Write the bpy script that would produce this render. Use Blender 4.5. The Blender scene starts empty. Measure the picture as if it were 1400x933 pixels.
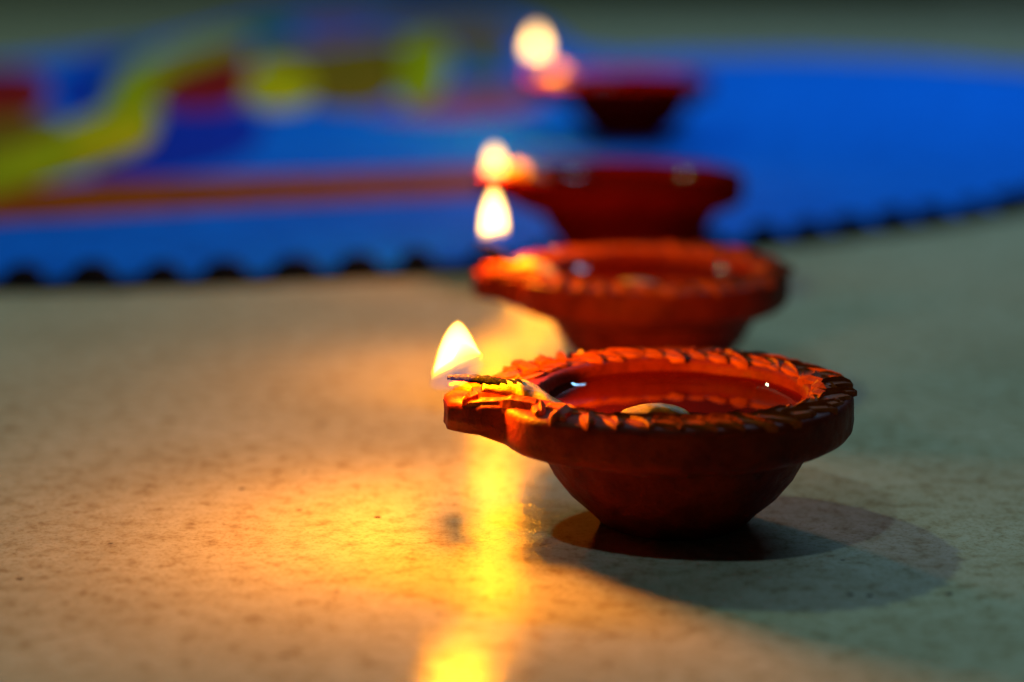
import bpy, bmesh, math, random
from mathutils import Vector, Matrix, noise
random.seed(7)
S = bpy.context.scene
COL = S.collection
rad = math.radians

# ------------------------------------------------------------------ camera
FPX, TH = 3006.0, math.atan(644 / 3006.0)
CAM = Vector((-0.0345, -0.4535, 0.1366))
cd = bpy.data.cameras.new("camera")
cd.sensor_width = 36.0
cd.lens = FPX / 1400 * 36.0
cd.clip_start, cd.clip_end = 0.01, 200
cd.dof.use_dof = True
cd.dof.focus_distance = 0.459
cd.dof.aperture_fstop = 5.3
co = bpy.data.objects.new("camera", cd)
COL.objects.link(co)
co.location = CAM
co.rotation_euler = (math.pi / 2 - TH, 0, 0)
S.camera = co

# ------------------------------------------------------------------ world, lamps, exposure
W = bpy.data.worlds.new("World")
S.world = W
W.use_nodes = True
bg = W.node_tree.nodes["Background"]
bg.inputs[0].default_value = (0.62, 0.80, 0.80, 1)
bg.inputs[1].default_value = 0.006
S.view_settings.view_transform = 'Standard'
S.view_settings.look = 'None'
S.view_settings.gamma = 1
S.view_settings.exposure = 0.0
S.cycles.use_denoising = True
S.cycles.sample_clamp_indirect = 6
S.cycles.caustics_reflective = False
S.cycles.caustics_refractive = False
S.cycles.max_bounces = 8
S.cycles.transparent_max_bounces = 16


def area(name, direction, dist, sx, sy, power, col, at=(0, 0, 0.03)):
    l = bpy.data.lights.new(name, 'AREA')
    l.shape = 'RECTANGLE'
    l.size, l.size_y = sx, sy
    l.energy = power
    l.color = col
    o = bpy.data.objects.new(name, l)
    COL.objects.link(o)
    d = Vector(direction).normalized()
    o.location = Vector(at) + d * dist
    o.rotation_euler = d.to_track_quat('Z', 'Y').to_euler()
    return o


# two ceiling bulbs that throw the two crossing shadows to the right of the front lamp
area("ceiling_bulb", (-78, -80, 190), 2.3, 0.10, 0.07, 4.8, (0.52, 0.88, 1.0))
area("ceiling_bulb", (-121, 143, 190), 2.3, 0.09, 0.07, 8.0, (0.54, 0.90, 0.54))
# added bluish fill light, out of view, hung low to brighten the rangoli's blue
area("rangoli_fill_light", (0.05, 0.10, 1.0), 0.86, 0.9, 0.06, 5.6, (0.32, 0.66, 1.0), at=(0.40, 0.80, 0))

# ------------------------------------------------------------------ helpers
def at(x, y, z=0.0):
    """ground point seen at a pixel of the 1400x933 photograph"""
    f = Vector((0, math.cos(TH), -math.sin(TH)))
    u = Vector((0, math.sin(TH), math.cos(TH)))
    d = f + Vector(((x - 700) / FPX, 0, 0)) - u * ((y - 466.5) / FPX)
    return CAM + d * ((z - CAM.z) / d.z)


def link(name, bm, mat, parent=None, smooth=True, loc=None):
    me = bpy.data.meshes.new(name)
    bmesh.ops.recalc_face_normals(bm, faces=bm.faces[:])
    bm.to_mesh(me)
    bm.free()
    if smooth:
        for p in me.polygons:
            p.use_smooth = True
    if mat:
        me.materials.append(mat)
    o = bpy.data.objects.new(name, me)
    COL.objects.link(o)
    if parent:
        o.parent = parent
    if loc is not None:
        o.location = loc
    return o


def mat(name):
    m = bpy.data.materials.new(name)
    m.use_nodes = True
    nt = m.node_tree
    nt.nodes.clear()
    return m, nt, nt.nodes, nt.links


def node(nt, t, **k):
    n = nt.nodes.new(t)
    for a, v in k.items():
        setattr(n, a, v)
    return n


def ramp(nt, src, stops):
    r = node(nt, 'ShaderNodeValToRGB')
    cr = r.color_ramp
    while len(cr.elements) < len(stops):
        cr.elements.new(0.5)
    for e, (p, c) in zip(cr.elements, stops):
        e.position = p
        e.color = (*c, 1) if len(c) == 3 else c
    nt.links.new(src, r.inputs[0])
    return r.outputs[0]


def tex(nt, co_, scale, detail=4, rough=0.55, typ='noise', stretch=None):
    if stretch:
        mp = node(nt, 'ShaderNodeMapping')
        mp.inputs['Scale'].default_value = stretch
        nt.links.new(co_, mp.inputs[0])
        co_ = mp.outputs[0]
    if typ == 'noise':
        n = node(nt, 'ShaderNodeTexNoise')
        n.inputs['Scale'].default_value = scale
        n.inputs['Detail'].default_value = detail
        n.inputs['Roughness'].default_value = rough
        nt.links.new(co_, n.inputs['Vector'])
        return n.outputs[0]
    n = node(nt, 'ShaderNodeTexVoronoi')
    n.inputs['Scale'].default_value = scale
    nt.links.new(co_, n.inputs['Vector'])
    return n.outputs['Distance']


def mixc(nt, fac, a, b, mode='MIX'):
    m = node(nt, 'ShaderNodeMix', data_type='RGBA', blend_type=mode)
    for sock, v in ((m.inputs[0], fac), (m.inputs[6], a), (m.inputs[7], b)):
        if isinstance(v, (int, float)):
            sock.default_value = v
        elif isinstance(v, tuple):
            sock.default_value = (*v, 1)
        else:
            nt.links.new(v, sock)
    return m.outputs[2]


def bump(nt, h, strength, dist, nrm=None):
    b = node(nt, 'ShaderNodeBump')
    b.inputs['Strength'].default_value = strength
    b.inputs['Distance'].default_value = dist
    nt.links.new(h, b.inputs['Height'])
    if nrm:
        nt.links.new(nrm, b.inputs['Normal'])
    return b.outputs[0]


def principled(nt, **k):
    p = node(nt, 'ShaderNodeBsdfPrincipled')
    o = node(nt, 'ShaderNodeOutputMaterial')
    nt.links.new(p.outputs[0], o.inputs[0])
    for a, v in k.items():
        s = p.inputs[a.replace('_', ' ')]
        if isinstance(v, (int, float)):
            s.default_value = v
        elif isinstance(v, tuple):
            s.default_value = v if s.type == 'VECTOR' else (*v, 1)
        else:
            nt.links.new(v, s)
    return p


# ------------------------------------------------------------------ materials
def m_floor():
    m, nt, N, L = mat("floor_tile")
    c = node(nt, 'ShaderNodeTexCoord').outputs['Object']
    big = ramp(nt, tex(nt, c, 22, 5, 0.6), [(0.32, (0.50, 0.45, 0.32)), (0.55, (0.58, 0.53, 0.39)), (0.72, (0.63, 0.585, 0.45))])
    mid = ramp(nt, tex(nt, c, 210, 6, 0.65), [(0.30, (0.50, 0.38, 0.26)), (0.44, (0.86, 0.81, 0.73)), (0.56, (1, 1, 1)), (0.75, (1.08, 1.08, 1.08))])
    col = mixc(nt, 0.78, big, mid, 'MULTIPLY')
    fine = ramp(nt, tex(nt, c, 900, 4, 0.7), [(0.33, (0.66, 0.58, 0.48)), (0.50, (1, 1, 1))])
    col = mixc(nt, 0.85, col, fine, 'MULTIPLY')
    # pin-prick pits, far apart
    v = tex(nt, c, 95, typ='vor')
    pit = ramp(nt, v, [(0.06, (1, 1, 1)), (0.09, (0, 0, 0))])
    keep = ramp(nt, tex(nt, c, 38, 2), [(0.52, (0, 0, 0)), (0.56, (1, 1, 1))])
    pk = mixc(nt, 1.0, pit, keep, 'MULTIPLY')
    col = mixc(nt, pk, col, (0.06, 0.035, 0.025))
    rgh = ramp(nt, tex(nt, c, 160, 5, 0.6), [(0.3, (0.105,) * 3), (0.7, (0.16,) * 3)])
    b1 = bump(nt, tex(nt, c, 1500, 3, 0.6), 0.20, 0.00035)
    b2 = bump(nt, tex(nt, c, 260, 4, 0.6), 0.18, 0.0008, b1)
    b3 = bump(nt, pk, -0.5, 0.0006, b2)
    principled(nt, Base_Color=col, Roughness=rgh, Normal=b3, IOR=1.5, Specular_IOR_Level=0.035)
    return m


def m_clay(name, base, dark, rough=0.52, spec=0.08):
    m, nt, N, L = mat(name)
    c = node(nt, 'ShaderNodeTexCoord').outputs['Object']
    n1 = tex(nt, c, 120, 6, 0.62)
    col = ramp(nt, n1, [(0.30, dark), (0.55, base), (0.75, tuple(min(1, x * 1.18) for x in base))])
    sp = ramp(nt, tex(nt, c, 1400, 3, 0.6), [(0.30, (0.55, 0.5, 0.5)), (0.45, (1, 1, 1)), (0.68, (1, 1, 1)), (0.76, (1.3, 1.25, 1.2))])
    col = mixc(nt, 0.8, col, sp, 'MULTIPLY')
    r = ramp(nt, tex(nt, c, 260, 4), [(0.3, (rough - 0.14,) * 3), (0.7, (rough + 0.12,) * 3)])
    b = bump(nt, tex(nt, c, 900, 5, 0.65), 0.35, 0.0006)
    b = bump(nt, tex(nt, c, 170, 4, 0.6), 0.35, 0.0015, b)
    principled(nt, Base_Color=col, Roughness=r, Normal=b, Specular_IOR_Level=spec)
    return m


def m_oil():
    m, nt, N, L = mat("lamp_oil")
    fr = node(nt, 'ShaderNodeFresnel')
    fr.inputs[0].default_value = 1.47
    tr = node(nt, 'ShaderNodeBsdfTransparent')
    tr.inputs[0].default_value = (0.72, 0.20, 0.06, 1)
    gl = node(nt, 'ShaderNodeBsdfGlossy')
    gl.inputs['Roughness'].default_value = 0.02
    gl.inputs['Color'].default_value = (1, 1, 1, 1)
    mx = node(nt, 'ShaderNodeMixShader')
    o = node(nt, 'ShaderNodeOutputMaterial')
    L.new(fr.outputs[0], mx.inputs[0])
    df = node(nt, 'ShaderNodeBsdfDiffuse')
    df.inputs[0].default_value = (0.24, 0.010, 0.002, 1)
    mb = node(nt, 'ShaderNodeMixShader')
    mb.inputs[0].default_value = 0.32
    L.new(tr.outputs[0], mb.inputs[1])
    L.new(df.outputs[0], mb.inputs[2])
    L.new(mb.outputs[0], mx.inputs[1])
    L.new(gl.outputs[0], mx.inputs[2])
    L.new(mx.outputs[0], o.inputs[0])
    return m


def m_cotton():
    m, nt, N, L = mat("oily_cotton")
    c = node(nt, 'ShaderNodeTexCoord').outputs['Object']
    col = ramp(nt, tex(nt, c, 500, 5, 0.6), [(0.30, (0.18, 0.10, 0.010)), (0.60, (0.42, 0.31, 0.025)), (0.8, (0.56, 0.44, 0.06))])
    b = bump(nt, tex(nt, c, 1300, 4, 0.65, stretch=(0.35, 1, 1)), 0.5, 0.0007)
    principled(nt, Base_Color=col, Roughness=0.32, Normal=b, Subsurface_Weight=0.35, Subsurface_Radius=(0.004, 0.002, 0.001))
    return m


def m_char():
    m, nt, N, L = mat("charred_cotton")
    c = node(nt, 'ShaderNodeTexCoord').outputs['Object']
    n = tex(nt, c, 2300, 4, 0.7)
    col = ramp(nt, n, [(0.42, (0.002, 0.001, 0.001)), (0.58, (0.003, 0.002, 0.001)), (0.70, (0.10, 0.045, 0.006))])
    b = bump(nt, n, 0.9, 0.0008)
    em = ramp(nt, tex(nt, c, 1700, 3, 0.7), [(0.66, (0, 0, 0)), (0.74, (0.9, 0.34, 0.03))])
    principled(nt, Base_Color=col, Roughness=0.5, Normal=b, Emission_Color=em, Emission_Strength=0.9, Specular_IOR_Level=0.04)
    return m


def m_flame(name, col, strength):
    m, nt, N, L = mat(name)
    e = node(nt, 'ShaderNodeEmission')
    e.inputs[0].default_value = (*col, 1)
    e.inputs[1].default_value = strength
    o = node(nt, 'ShaderNodeOutputMaterial')
    L.new(e.outputs[0], o.inputs['Volume'])
    return m


def m_powder(name, col, spread=0.25):
    m, nt, N, L = mat(name)
    c = node(nt, 'ShaderNodeTexCoord').outputs['Object']
    a = tuple(x * (1 - spread) for x in col)
    b_ = tuple(min(1, x * (1 + spread)) for x in col)
    k = ramp(nt, tex(nt, c, 60, 6, 0.65), [(0.32, a), (0.68, b_)])
    g = ramp(nt, tex(nt, c, 1200, 3, 0.7), [(0.35, (0.7,) * 3), (0.55, (1,) * 3)])
    k = mixc(nt, 0.7, k, g, 'MULTIPLY')
    b = bump(nt, tex(nt, c, 700, 4, 0.7), 0.5, 0.001)
    principled(nt, Base_Color=k, Roughness=0.85, Normal=b, Specular_IOR_Level=0.04)
    return m


M = dict(
    floor=m_floor(),
    clay=m_clay("terracotta", (0.175, 0.014, 0.001), (0.08, 0.004, 0.001)),
    leaf=m_clay("terracotta_relief", (0.38, 0.068, 0.005), (0.16, 0.012, 0.002), 0.46, 0.05),
    plain=m_clay("terracotta_plain", (0.15, 0.004, 0.001), (0.10, 0.002, 0.0005), 0.6, 0.0),
    oil=m_oil(), cotton=m_cotton(), char=m_char(),
    core=m_flame("flame_core", (1.0, 0.58, 0.14), 1650),
    glow=m_flame("flame_mantle", (1.0, 0.46, 0.015), 420),
    base=m_flame("flame_root", (0.20, 0.22, 1.0), 20),
    blue=m_powder("rangoli_blue", (0.002, 0.16, 0.92)),
    deep=m_powder("rangoli_deep_blue", (0.008, 0.035, 0.48)),
    orange=m_powder("rangoli_orange", (0.46, 0.075, 0.005)),
    yellow=m_powder("rangoli_yellow", (0.80, 0.50, 0.004)),
    lime=m_powder("rangoli_lime", (0.50, 0.40, 0.004)),
    green=m_powder("rangoli_green", (0.03, 0.22, 0.03)),
    olive=m_powder("rangoli_olive", (0.30, 0.14, 0.008)),
    red=m_powder("rangoli_red", (0.36, 0.012, 0.012)),
    teal=m_powder("rangoli_teal", (0.01, 0.16, 0.30)),
    mauve=m_powder("rangoli_mauve", (0.40, 0.10, 0.18)),
    black=m_powder("rangoli_black", (0.006, 0.006, 0.010)),
    wood=m_powder("dark_wood", (0.008, 0.006, 0.004)),
)

# ------------------------------------------------------------------ floor
bm = bmesh.new()
n = 24
vs = [[bm.verts.new((-4 + 8 * i / n, -2 + 8 * j / n, 0)) for j in range(n + 1)] for i in range(n + 1)]
for i in range(n):
    for j in range(n):
        bm.faces.new((vs[i][j], vs[i + 1][j], vs[i + 1][j + 1], vs[i][j + 1]))
fl = link("floor", bm, M['floor'])
fl['kind'] = 'structure'


# ------------------------------------------------------------------ oil lamp
R = 0.0375
H = 0.0295


def lerp_tab(tab, x):
    if x <= tab[0][0]:
        return tab[0][1]
    for (a, va), (b, vb) in zip(tab, tab[1:]):
        if x <= b:
            return va + (vb - va) * (x - a) / (b - a)
    return tab[-1][1]


# distance of the rim outline from the centre, by degrees away from the spout
RIM = [(0, 1.305), (4.0, 1.312), (5.0, 1.300), (12.2, 1.190), (13.2, 1.155), (15.2, 1.085), (16.4, 1.062), (20, 1.072), (27, 1.088), (34, 1.080),
       (45, 1.045), (60, 1.012), (75, 1.0), (180, 1.0)]
INN = [(0, 1.13), (2.8, 1.12), (4.2, 1.0), (6.5, 0.90), (10, 0.82), (16, 0.765), (28, 0.745), (180, 0.745)]
ANG = sorted(set([round(a, 3) for a in
                  [0, 1.4, 2.8, 3.5, 4.2, 5, 5.5, 6, 6.6, 7.5, 8.5, 10, 11.6, 12.2, 12.8, 13.8, 15, 15.7, 16.4, 17.5, 18.5, 20, 22, 24, 27, 30, 34, 38]
                  + [42 + 4 * i for i in range(35)]]))
ANGS = [a for a in ANG] + [-a for a in ANG if 0 < a < 179.9]
ANGS = sorted(ANGS)


def bowl_mesh(seed, patterned=True):
    bm = bmesh.new()
    t = R

    def st(kind, f, z):
        return (kind, f, z)
    # (kind, factor, height below the rim top in R): 'o' follows the rim outline, 'b' round body, 'i' inner edge, 'c' channel floor, 'r' round inside
    ST = [('b', 0.02, -0.787), ('b', 0.30, -0.787), ('b', 0.39, -0.785), ('b', 0.425, -0.765), ('b', 0.50, -0.69), ('b', 0.60, -0.60), ('b', 0.685, -0.49),
          ('b', 0.732, -0.40), ('b', 0.765, -0.325), ('b', 0.785, -0.298), ('o', 0.87, -0.285), ('o', 0.93, -0.262), ('o', 0.975, -0.235), ('o', 0.996, -0.205),
          ('o', 1.0, -0.17), ('o', 0.998, -0.10), ('o', 1.0, -0.045), ('o', 0.994, -0.018), ('o', 0.978, -0.004), ('o', 0.95, 0.0),
          ('m', 0.5, 0.004), ('i', 1.03, 0.0), ('i', 1.0, -0.010), ('i', 0.985, -0.05), ('c', 0.735, -0.085), ('r', 0.715, -0.13), ('r', 0.68, -0.24), ('r', 0.60, -0.38),
          ('r', 0.46, -0.52), ('r', 0.28, -0.60), ('r', 0.02, -0.62)]
    rings = []
    for kind, f, z in ST:
        ring = []
        for a in ANGS:
            ph = math.pi + rad(a)
            ro, ri = lerp_tab(RIM, abs(a)), lerp_tab(INN, abs(a))
            if kind == 'o':
                r = ro * f
                # the spout's underside slopes a little up to its tip
                if z < -0.2 and abs(a) < 16:
                    z2 = z + 0.10 * max(0, (ro - 1.05) / 0.26)
                else:
                    z2 = z
                if f < 0.94 and z < -0.2:
                    r = max(r * 0.98, f)
            elif kind == 'm':
                r, z2 = (ro * 0.95 + ri * 1.03) / 2, z
            elif kind == 'i':
                r, z2 = ri * f, z
            else:
                r, z2 = f, z
            x, y = r * math.cos(ph), r * math.sin(ph)
            p = Vector((x, y, z2))
            w = 0.012 * noise.noise(p * 3.1 + Vector((seed, 0, 0))) + 0.004 * noise.noise(p * 11 + Vector((seed, 5, 0)))
            if z > -0.7:
                p = Vector((x * (1 + w), y * (1 + w), z2 + 0.8 * w))
            ring.append(bm.verts.new((p.x * R, p.y * R, p.z * R + H)))
        rings.append(ring)
    k = len(ANGS)
    for a, b in zip(rings, rings[1:]):
        for i in range(k):
            bm.faces.new((a[i], a[(i + 1) % k], b[(i + 1) % k], b[i]))
    bm.faces.new(rings[0][::-1])
    bm.faces.new(rings[-1])
    return bm


def leaf_mesh(lng, wid, hgt, kink):
    """a chunky leaf with a sharp mid rib and a cut base, pressed in relief"""
    bm = bmesh.new()
    sec = [(-0.50, 0.16, 0.55), (-0.34, 0.46, 0.95), (-0.05, 0.50, 1.0), (0.22, 0.38, 0.95), (0.42, 0.16, 0.6), (0.5, 0.02, 0.2)]
    rows = []
    for u, w, h in sec:
        off = kink * (u * u - 0.1)
        row = []
        for s, zz in ((-1, -0.5), (-0.86, 0.45), (-0.12, 0.62), (0.05, 1.0), (0.80, 0.55), (1, -0.5)):
            row.append(bm.verts.new((u * lng, (s * w + off) * wid, (zz * h if zz > 0 else zz) * hgt)))
        rows.append(row)
    for a, b in zip(rows, rows[1:]):
        for i in range(len(a) - 1):
            bm.faces.new((a[i], a[i + 1], b[i + 1], b[i]))
    bm.faces.new(rows[0][::-1])
    bm.faces.new(rows[-1])
    bmesh.ops.recalc_face_normals(bm, faces=bm.faces[:])
    me = bpy.data.meshes.new("carved_leaf")
    bm.to_mesh(me)
    bm.free()
    me.materials.append(M['leaf'])
    return me


LEAVES = [leaf_mesh(0.0100, 0.0038, 0.0016, 0.5), leaf_mesh(0.0090, 0.0042, 0.0018, -0.6), leaf_mesh(0.0108, 0.0033, 0.0015, 0.2)]
STRIP = leaf_mesh(0.0150, 0.0034, 0.0012, 0.15)
bmb = bmesh.new()
bmesh.ops.create_icosphere(bmb, subdivisions=1, radius=1)
for v in bmb.verts:
    v.co = Vector((v.co.x * 0.0012, v.co.y * 0.0010, v.co.z * 0.0007))
BERRY = bpy.data.meshes.new("carved_berry")
bmb.to_mesh(BERRY)
bmb.free()
for p in BERRY.polygons:
    p.use_smooth = True
BERRY.materials.append(M['leaf'])


def relief(parent):
    def put(name, me, x, y, z, rz, s=1.0):
        o = bpy.data.objects.new(name, me)
        COL.objects.link(o)
        o.parent = parent
        o.location = (x, y, z)
        o.rotation_euler = (random.uniform(-.10, .10), random.uniform(-.08, .08), rz)
        o.scale = (s * random.uniform(.75, 1.2), s * random.uniform(.75, 1.2), random.uniform(.7, 1.35))
    nst = 33
    for i in range(nst):
        a = 23 + (360 - 46) * (i + 0.5) / nst
        aa = min(a, 360 - a)
        ph = math.pi + rad(a)
        ro, ri = lerp_tab(RIM, aa), lerp_tab(INN, aa)
        tang = ph + math.pi / 2
        sgn = 1 if a < 180 else -1
        if sgn > 0:
            tang += math.pi
        for row, (f, tilt) in enumerate(((0.63, 0.95), (0.28, -0.50))):
            r = ri + (ro - ri) * f
            q = ph + (0.055 if row else 0) + random.uniform(-.012, .012)
            tl = tilt * (-sgn) * random.uniform(0.5, 1.4)
            put("carved_leaf", random.choice(LEAVES), r * R * math.cos(q), r * R * math.sin(q), H - 0.0001, tang + tl + math.pi)
        r = ri + (ro - ri) * 0.80
        q = ph + 0.06
        put("carved_berry", BERRY, r * R * math.cos(q), r * R * math.sin(q), H + 0.0004, random.uniform(0, 3))
    # long ridges running out along the spout
    for sy in (-1, 1):
        put("carved_leaf", STRIP, -1.06 * R, sy * 0.215 * R, H + 0.0002, sy * 0.10 + math.pi)
        put("carved_leaf", LEAVES[0], -0.93 * R, sy * 0.33 * R, H + 0.0003, sy * 0.55 + math.pi)
        put("carved_leaf", LEAVES[2], -1.19 * R, sy * 0.13 * R, H + 0.0002, sy * -0.9 + math.pi, 0.55)


def tube(path, segs=14, sub=6, fuzz=0.06, twist=0.0, seed=0):
    """a lumpy rope through (x, y, z, half-width, half-height) points, in R, z above the rim top"""
    pts = []
    P = [Vector(p) if len(p) <= 4 else p for p in path]
    m = len(path)

    def cr(i, t):
        out = []
        for c in range(5):
            p0, p1, p2, p3 = (path[max(0, min(m - 1, i + d))][c] for d in (-1, 0, 1, 2))
            out.append(0.5 * (2 * p1 + (p2 - p0) * t + (2 * p0 - 5 * p1 + 4 * p2 - p3) * t * t + (3 * p1 - p0 - 3 * p2 + p3) * t ** 3))
        return out
    for i in range(m - 1):
        for s in range(sub):
            pts.append(cr(i, s / sub))
    pts.append(list(path[-1]))
    bm = bmesh.new()
    rings = []
    for j, p in enumerate(pts):
        c = Vector(p[:3])
        a = Vector(pts[max(0, j - 1)][:3])
        b = Vector(pts[min(len(pts) - 1, j + 1)][:3])
        d = (b - a).normalized()
        side = d.cross(Vector((0, 0, 1))).normalized()
        up = side.cross(d).normalized()
        ring = []
        for k in range(segs):
            an = 2 * math.pi * k / segs
            q = c + side * (max(p[3], 0.004) * math.cos(an)) + up * (max(p[4], 0.004) * math.sin(an))
            w = 1 + fuzz * (noise.noise(q * 14 + Vector((seed, 0, 0))) + 0.6 * math.sin(3 * an + twist * j))
            q = c + (q - c) * w
            ring.append(bm.verts.new((q.x * R, q.y * R, q.z * R + H)))
        rings.append(ring)
    for a, b in zip(rings, rings[1:]):
        for k in range(segs):
            bm.faces.new((a[k], a[(k + 1) % segs], b[(k + 1) % segs], b[k]))
    bm.faces.new(rings[0][::-1])
    bm.faces.new(rings[-1])
    return bm


def loft(prof, slope, lean, hollow, seg=28, rings_sub=4):
    """flame body: prof = [(t, radius)] bottom to top in metres, slope = tilt of the lower edge, hollow = how far its underside is scooped up"""
    bm = bmesh.new()
    h = prof[-1][0]
    rings = []
    steps = 30
    for j in range(steps + 1):
        z = prof[0][0] + (h - prof[0][0]) * j / steps
        t = j / steps
        r = max(lerp_tab(prof, z), 0.00008)
        ring = []
        for k in range(seg):
            an = 2 * math.pi * k / seg
            x = r * math.cos(an)
            y = r * 0.62 * math.sin(an)
            ring.append(bm.verts.new((x + lean * t * t, y, z + slope * x * (1 - t) ** 2)))
        rings.append(ring)
    for a, b in zip(rings, rings[1:]):
        for k in range(seg):
            bm.faces.new((a[k], a[(k + 1) % seg], b[(k + 1) % seg], b[k]))
    bm.faces.new(rings[-1])
    prev = rings[0]
    for f in (0.75, 0.45, 0.15):
        ring = []
        for v in rings[0]:
            ring.append(bm.verts.new((v.co.x * f, v.co.y * f, v.co.z + hollow * (1 - f * f))))
        for k in range(seg):
            bm.faces.new((prev[k], prev[(k + 1) % seg], ring[(k + 1) % seg], ring[k]))
        prev = ring
    bm.faces.new(prev[::-1])
    return bm


def flame(lamp, x, y, z, s, v, slope, lean, power, rz, bend=1.0):
    """flame of the lamp; x, y, z in the lamp's own frame"""
    k = s
    out = [(0, .0054 * k), (.0012 * v, .0056 * k), (.0023 * v, .0051 * k), (.0047 * v, .0043 * k), (.007 * v, .0033 * k), (.0088 * v, .0022 * k), (.0099 * v, .0013 * k), (.0105 * v, .0005 * k), (.0107 * v, .0001)]
    inn = [(.0010 * v, .0049 * k), (.0018 * v, .0050 * k), (.0026 * v, .0046 * k), (.0047 * v, .0039 * k), (.007 * v, .0029 * k), (.0088 * v, .0018 * k), (.0097 * v, .0010 * k), (.0101 * v, .0004 * k), (.0103 * v, .0001)]
    if bend < 1:
        out = [(a, b * (0.78 + 0.22 * min(1, a / (.004 * v)))) for a, b in out]
        inn = [(a, b * (0.78 + 0.22 * min(1, a / (.004 * v)))) for a, b in inn]
    f = link("flame", loft(out, slope, lean, .0022 * k * bend), M['glow'], lamp, loc=(x, y, z))
    f.rotation_euler = (0, 0, -rz)
    link("flame_core", loft(inn, slope, lean, .0028 * k * bend), M['core'], f)
    bm = bmesh.new()
    bmesh.ops.create_uvsphere(bm, u_segments=24, v_segments=14, radius=1)
    for q in bm.verts:
        q.co = Vector((q.co.x * .0058 * k - .0001, q.co.y * .0036 * k, q.co.z * .0030 * k + slope * q.co.x * .005 * k - .0009))
    link("flame_root", bm, M['base'], f)
    l = bpy.data.lights.new("flame_light", 'POINT')
    l.energy = power
    l.color = (1.0, 0.30, 0.002)
    l.shadow_soft_size = 0.0042 * k
    o = bpy.data.objects.new("flame_light", l)
    COL.objects.link(o)
    o.parent = f
    o.location = (lean * .3, 0, .0045 * v)
    return f


def oil_lamp(label, loc, rz, scale=1.0, patterned=True, seed=0, blob=1.0, fl=None, lift=0.0):
    t = bpy.data.objects.new("oil_lamp", None)
    COL.objects.link(t)
    t.location = loc
    t.rotation_euler = (0, 0, rz)
    t.scale = (scale,) * 3
    t.empty_display_size = 0.03
    t['label'] = label
    t['category'] = 'oil lamp'
    t['group'] = 'burning clay oil lamps in a row'
    b = link("bowl", bowl_mesh(seed, patterned), M['clay'] if patterned else M['plain'], t)
    if patterned:
        relief(b)
    # oil: a shallow lens that climbs a little where it meets the clay
    bm = bmesh.new()
    rr = [0.0, 0.25, 0.45, 0.56] + [0.60 + 0.0075 * k for k in range(19)]
    zz = [0.044 * math.exp(-(0.735 - q) / 0.038) for q in rr]
    prev = None
    for r, z in zip(rr[1:], zz[1:]):
        ring = [bm.verts.new((r * R * math.cos(2 * math.pi * k / 120), r * R * math.sin(2 * math.pi * k / 120), H + (z - 0.118) * R)) for k in range(120)]
        if prev:
            for k in range(120):
                bm.faces.new((prev[k], prev[(k + 1) % 120], ring[(k + 1) % 120], ring[k]))
        else:
            bm.faces.new(ring)
        prev = ring
    ol = link("oil", bm, M['oil'], t)
    if ol.data.polygons[0].normal.z < 0:
        ol.data.flip_normals()
    path = [(-1.10, .0, .045, .040, .03), (-1.0, .0, .03, .06 * blob, .04 * blob), (-.90, .01, .02, .085 * blob, .055 * blob), (-.80, -.02, -.02, .08 * blob, .045 * blob),
            (-.68, -.08, -.085, .065, .04), (-.52, -.16, -.17, .055, .035)]
    if patterned:
        path += [(-.40, -.18, -.155, .05, .03), (-.28, -.19, -.105, .06, .04), (-.14, -.19, -.085, .075, .042), (.0, -.18, -.12, .06, .035), (.06, -.18, -.19, .02, .02)]
    else:
        path += [(-.40, -.18, -.24, .02, .02)]
    link("wick", tube(path, fuzz=0.16, seed=seed, segs=18, twist=.5), M['cotton'], t)
    link("charred_tip", tube([(-1.295, .0, .100 + lift, .010, .010), (-1.24, .0, .100 + lift, .018, .016), (-1.15, .0, .088 + .7 * lift, .026, .022), (-1.05, .0, .070, .034, .028), (-.96, .0, .05, .04, .03), (-.88, .0, .045, .05, .03)],
                             fuzz=0.28, twist=1.1, seed=seed + 3, sub=9), M['char'], t)
    flame(t, *fl, rz)
    return t


Z0 = H + 0.14 * R
oil_lamp("sharp front clay lamp with leaf-carved rim and oil pool", (0, 0, 0), rad(9), 1.0, True, 1, 1.0,
         (-1.24 * R, 0, Z0 + .0003, 1.0, 1.0, 0.42, .0002, 0.52))
oil_lamp("second clay lamp directly behind the sharp front one, its carved rim softly blurred", (0.0041, 0.142, 0), rad(7), 1.0, True, 11, 1.25,
         (-1.17 * R, 0, Z0 + .0045, 0.92, 1.35, 0.16, 0.0, 0.23, 0.5), lift=.10)
oil_lamp("blurred plain lamp on the blue rangoli's front edge, third in the row", (0.0055, 0.296, 0.004), rad(4), 1.05, False, 23, 1.6,
         (-1.17 * R, 0, Z0 - .0050, 0.76, 0.9, 0.05, 0.0, 0.26, 0.3))
oil_lamp("farthest and most blurred lamp, dark against the blue rangoli", (0.0245, 0.650, 0.004), rad(4), 1.07, False, 37, 1.7,
         (-1.17 * R, 0, Z0 + .005, 0.98, 1.2, 0.05, 0.0, 0.42, 0.3), lift=.11)

# ------------------------------------------------------------------ rangoli
RC, RR, RT = Vector((-0.2570, 0.8781, 0)), 0.614, 0.004
rg = bpy.data.objects.new("rangoli", None)
COL.objects.link(rg)
rg.location = RC
rg['label'] = "large round blue rangoli on the floor with coloured swirls and a dark scalloped edge"
rg['category'] = "rangoli"


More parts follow.
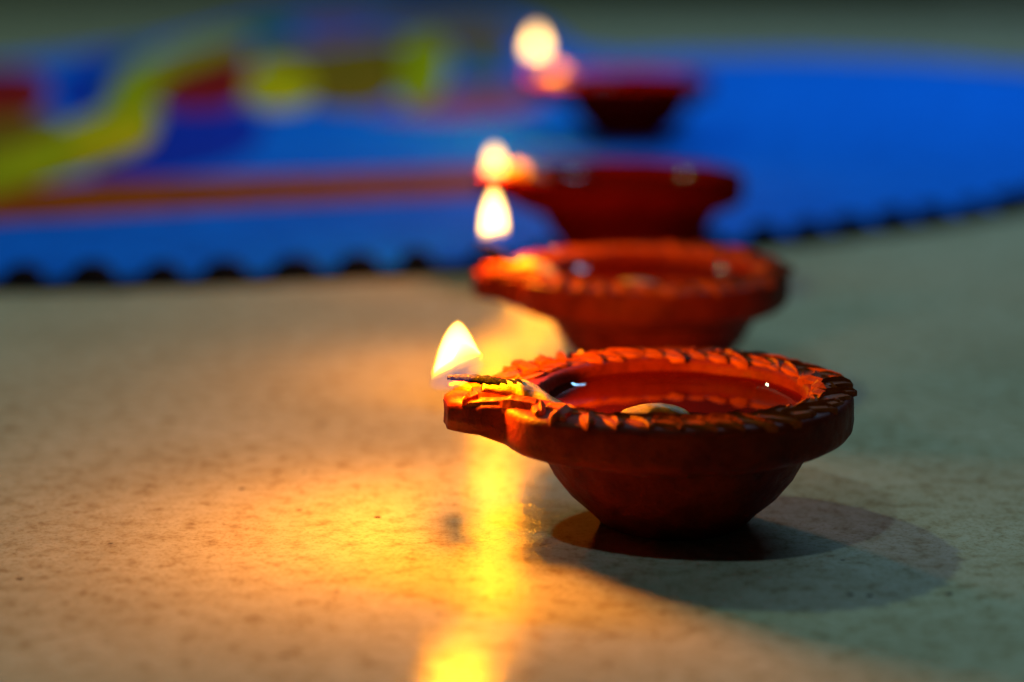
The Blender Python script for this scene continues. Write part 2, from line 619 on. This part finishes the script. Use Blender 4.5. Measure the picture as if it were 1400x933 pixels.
def slab(name, pts, z0, z1, m, parent, label=None, bev=0.0015):
    """a low raised patch with a rounded shoulder; pts are world x, y"""
    bm = bmesh.new()
    c = sum((Vector(p) for p in pts), Vector((0, 0))) / len(pts)
    lo = [bm.verts.new((p[0] - RC.x, p[1] - RC.y, z0)) for p in pts]
    mid = [bm.verts.new((p[0] - RC.x, p[1] - RC.y, z1 - bev * .5)) for p in pts]

    def inset(p):
        d = Vector(p) - c
        return c + d * max(0, 1 - bev / max(d.length, 1e-4))
    hi = [bm.verts.new((inset(p).x - RC.x, inset(p).y - RC.y, z1)) for p in pts]
    n_ = len(pts)
    for a, b in ((lo, mid), (mid, hi)):
        for i in range(n_):
            bm.faces.new((a[i], a[(i + 1) % n_], b[(i + 1) % n_], b[i]))
    top = bm.faces.new(hi)
    bmesh.ops.triangulate(bm, faces=[top])
    o = link(name, bm, m, parent, smooth=False)
    if label:
        o['label'] = label
    return o


NB = 168
A0, A1 = rad(-165), rad(17)
# the outline: a long front arc, closed behind by the uneven far edge of the pattern
FAR = [at(x, y) for x, y in ((1400, 103), (1250, 88), (1100, 82), (960, 83), (850, 86), (790, 78), (745, 45), (690, 24), (560, 14), (430, 18), (340, 32), (270, 52), (200, 68), (100, 80), (0, 92), (-160, 112))]
FAR = [(p.x, p.y) for p in FAR]


def outline(grow, wave):
    pts = []
    for k in range(481):
        a = A0 + (A1 - A0) * k / 480
        r = RR + grow + wave * math.cos(NB * a)
        pts.append((RC.x + r * math.cos(a), RC.y + r * math.sin(a)))
    return pts + [(x, y + max(grow, -.002)) for x, y in FAR]


slab("blue_ground", outline(-.0025, .003), 0.0015, RT, M['blue'], rg, bev=.0012)
slab("dark_border", outline(.0075, .001), -0.0005, 0.0028, M['black'], rg)
bm = bmesh.new()
bmesh.ops.create_uvsphere(bm, u_segments=10, v_segments=6, radius=1)
bmesh.ops.delete(bm, geom=[v for v in bm.verts if v.co.z < -0.3], context='VERTS')
for v in bm.verts:
    v.co = Vector((v.co.x * .0076, v.co.y * .0072, v.co.z * .0070))
sc = bpy.data.meshes.new("edge_scallop")
bm.to_mesh(sc)
bm.free()
sc.materials.append(M['black'])
for p in sc.polygons:
    p.use_smooth = True
for k in range(NB):
    a = 2 * math.pi * (k + .5 + random.uniform(-.12, .12)) / NB
    if A1 < a < A0 + 2 * math.pi:
        continue
    o = bpy.data.objects.new("edge_scallop", sc)
    COL.objects.link(o)
    o.parent = rg
    o.location = ((RR - .003) * math.cos(a), (RR - .003) * math.sin(a), 0.0015)
    s = random.uniform(.8, 1.2)
    o.scale = (s, s, random.uniform(.9, 1.1))


def patch(px, m, label, lift=0.0012):
    pts = [at(x, y, RT) for x, y in px]
    # round the outline off (one pass of corner cutting)
    for _ in range(2):
        q = []
        for i in range(len(pts)):
            a, b = pts[i], pts[(i + 1) % len(pts)]
            q += [a * .75 + b * .25, a * .25 + b * .75]
        pts = q
    slab("colour_patch", [(p.x, p.y) for p in pts], RT - .001, RT + lift, M[m], rg, label)


patch([(205, 152), (350, 148), (365, 172), (340, 215), (240, 240), (120, 250), (130, 230), (200, 205)], 'deep', "deep blue patch beside the yellow swirl", .0006)
patch([(-150, 272), (0, 266), (110, 250), (250, 246), (450, 240), (640, 234), (760, 232), (760, 262), (640, 268), (400, 280), (250, 288), (110, 297), (0, 303), (-150, 312)], 'orange', "long orange red band curving along the front")
patch([(-160, 225), (0, 213), (60, 194), (90, 172), (150, 152), (152, 118), (190, 86), (260, 60), (335, 43), (350, 62), (290, 82), (228, 106), (214, 135), (218, 172), (205, 204), (140, 228), (60, 250), (0, 274), (-160, 285)], 'lime', "yellow green S shaped swirl", .0020)
patch([(150, 172), (205, 165), (205, 196), (150, 216), (90, 225), (85, 205)], 'yellow', "bright yellow middle of the swirl", .0030)
patch([(-160, 105), (0, 96), (50, 98), (72, 122), (55, 155), (0, 163), (-160, 175)], 'red', "dark red patch at the left edge")
patch([(74, 130), (98, 100), (150, 74), (178, 66), (165, 92), (140, 118), (132, 148), (112, 158), (86, 150)], 'deep', "deep blue petal beside the red patch", .0008)
patch([(178, 66), (205, 64), (190, 84), (160, 112), (153, 145), (132, 152), (140, 118), (165, 92)], 'teal', "teal edge of the blue petal", .0009)
patch([(-160, 172), (0, 164), (60, 158), (90, 166), (60, 192), (0, 212), (-160, 225)], 'olive', "brown olive patch inside the swirl")
patch([(216, 118), (240, 104), (290, 84), (346, 68), (338, 105), (332, 152), (216, 154)], 'red', "dark red patch in the middle")
patch([(334, 105), (355, 86), (410, 90), (432, 118), (424, 150), (334, 152)], 'yellow', "bright yellow patch")
patch([(345, 66), (430, 66), (500, 56), (550, 52), (550, 148), (426, 152), (432, 118), (410, 90), (350, 86)], 'olive', "olive brown patch")
patch([(540, 54), (600, 46), (616, 66), (608, 118), (592, 146), (540, 148)], 'lime', "lime green petal")
patch([(612, 96), (630, 82), (660, 78), (690, 84), (700, 98), (685, 112), (650, 116), (622, 110)], 'teal', "small teal oval")
patch([(470, 158), (592, 148), (615, 120), (650, 118), (700, 112), (745, 116), (750, 150), (640, 166)], 'mauve', "mauve pink patch by the farthest flame")
patch([(265, 60), (330, 41), (400, 34), (410, 52), (350, 62), (300, 74)], 'green', "green arc at the back", .0016)
patch([(400, 36), (500, 28), (512, 46), (420, 58)], 'mauve', "dull purple patch at the back")
patch([(505, 30), (600, 27), (690, 32), (715, 60), (700, 78), (630, 80), (616, 64), (600, 46), (512, 50)], 'olive', "dull brown patch at the back")

# ------------------------------------------------------------------ dark furniture foot at the top of the picture
bench = bpy.data.objects.new("low_bench", None)
COL.objects.link(bench)
a, b = at(535, -8), at(1290, -8)
bench.location = ((a.x + b.x) / 2, a.y, 0)
bench['label'] = "dark low bench, only a blurred strip along the picture's top edge"
bench['category'] = "bench"
wd = b.x - a.x


def box(name, x0, x1, y0, y1, z0, z1):
    bm = bmesh.new()
    bmesh.ops.create_cube(bm, size=1)
    for v in bm.verts:
        v.co = Vector((x0 + (v.co.x + .5) * (x1 - x0), y0 + (v.co.y + .5) * (y1 - y0), z0 + (v.co.z + .5) * (z1 - z0)))
    bmesh.ops.bevel(bm, geom=bm.edges[:], offset=0.004, segments=2, affect='EDGES')
    return link(name, bm, M['wood'], bench, smooth=False)


box("front_panel", -wd / 2, wd / 2, 0, .02, 0, .20)
box("side_panel", -wd / 2, -wd / 2 + .02, .021, .30, 0, .20)
box("side_panel", wd / 2 - .02, wd / 2, .021, .30, 0, .20)
box("seat", -wd / 2 - .01, wd / 2 + .01, -.01, .31, .201, .225)
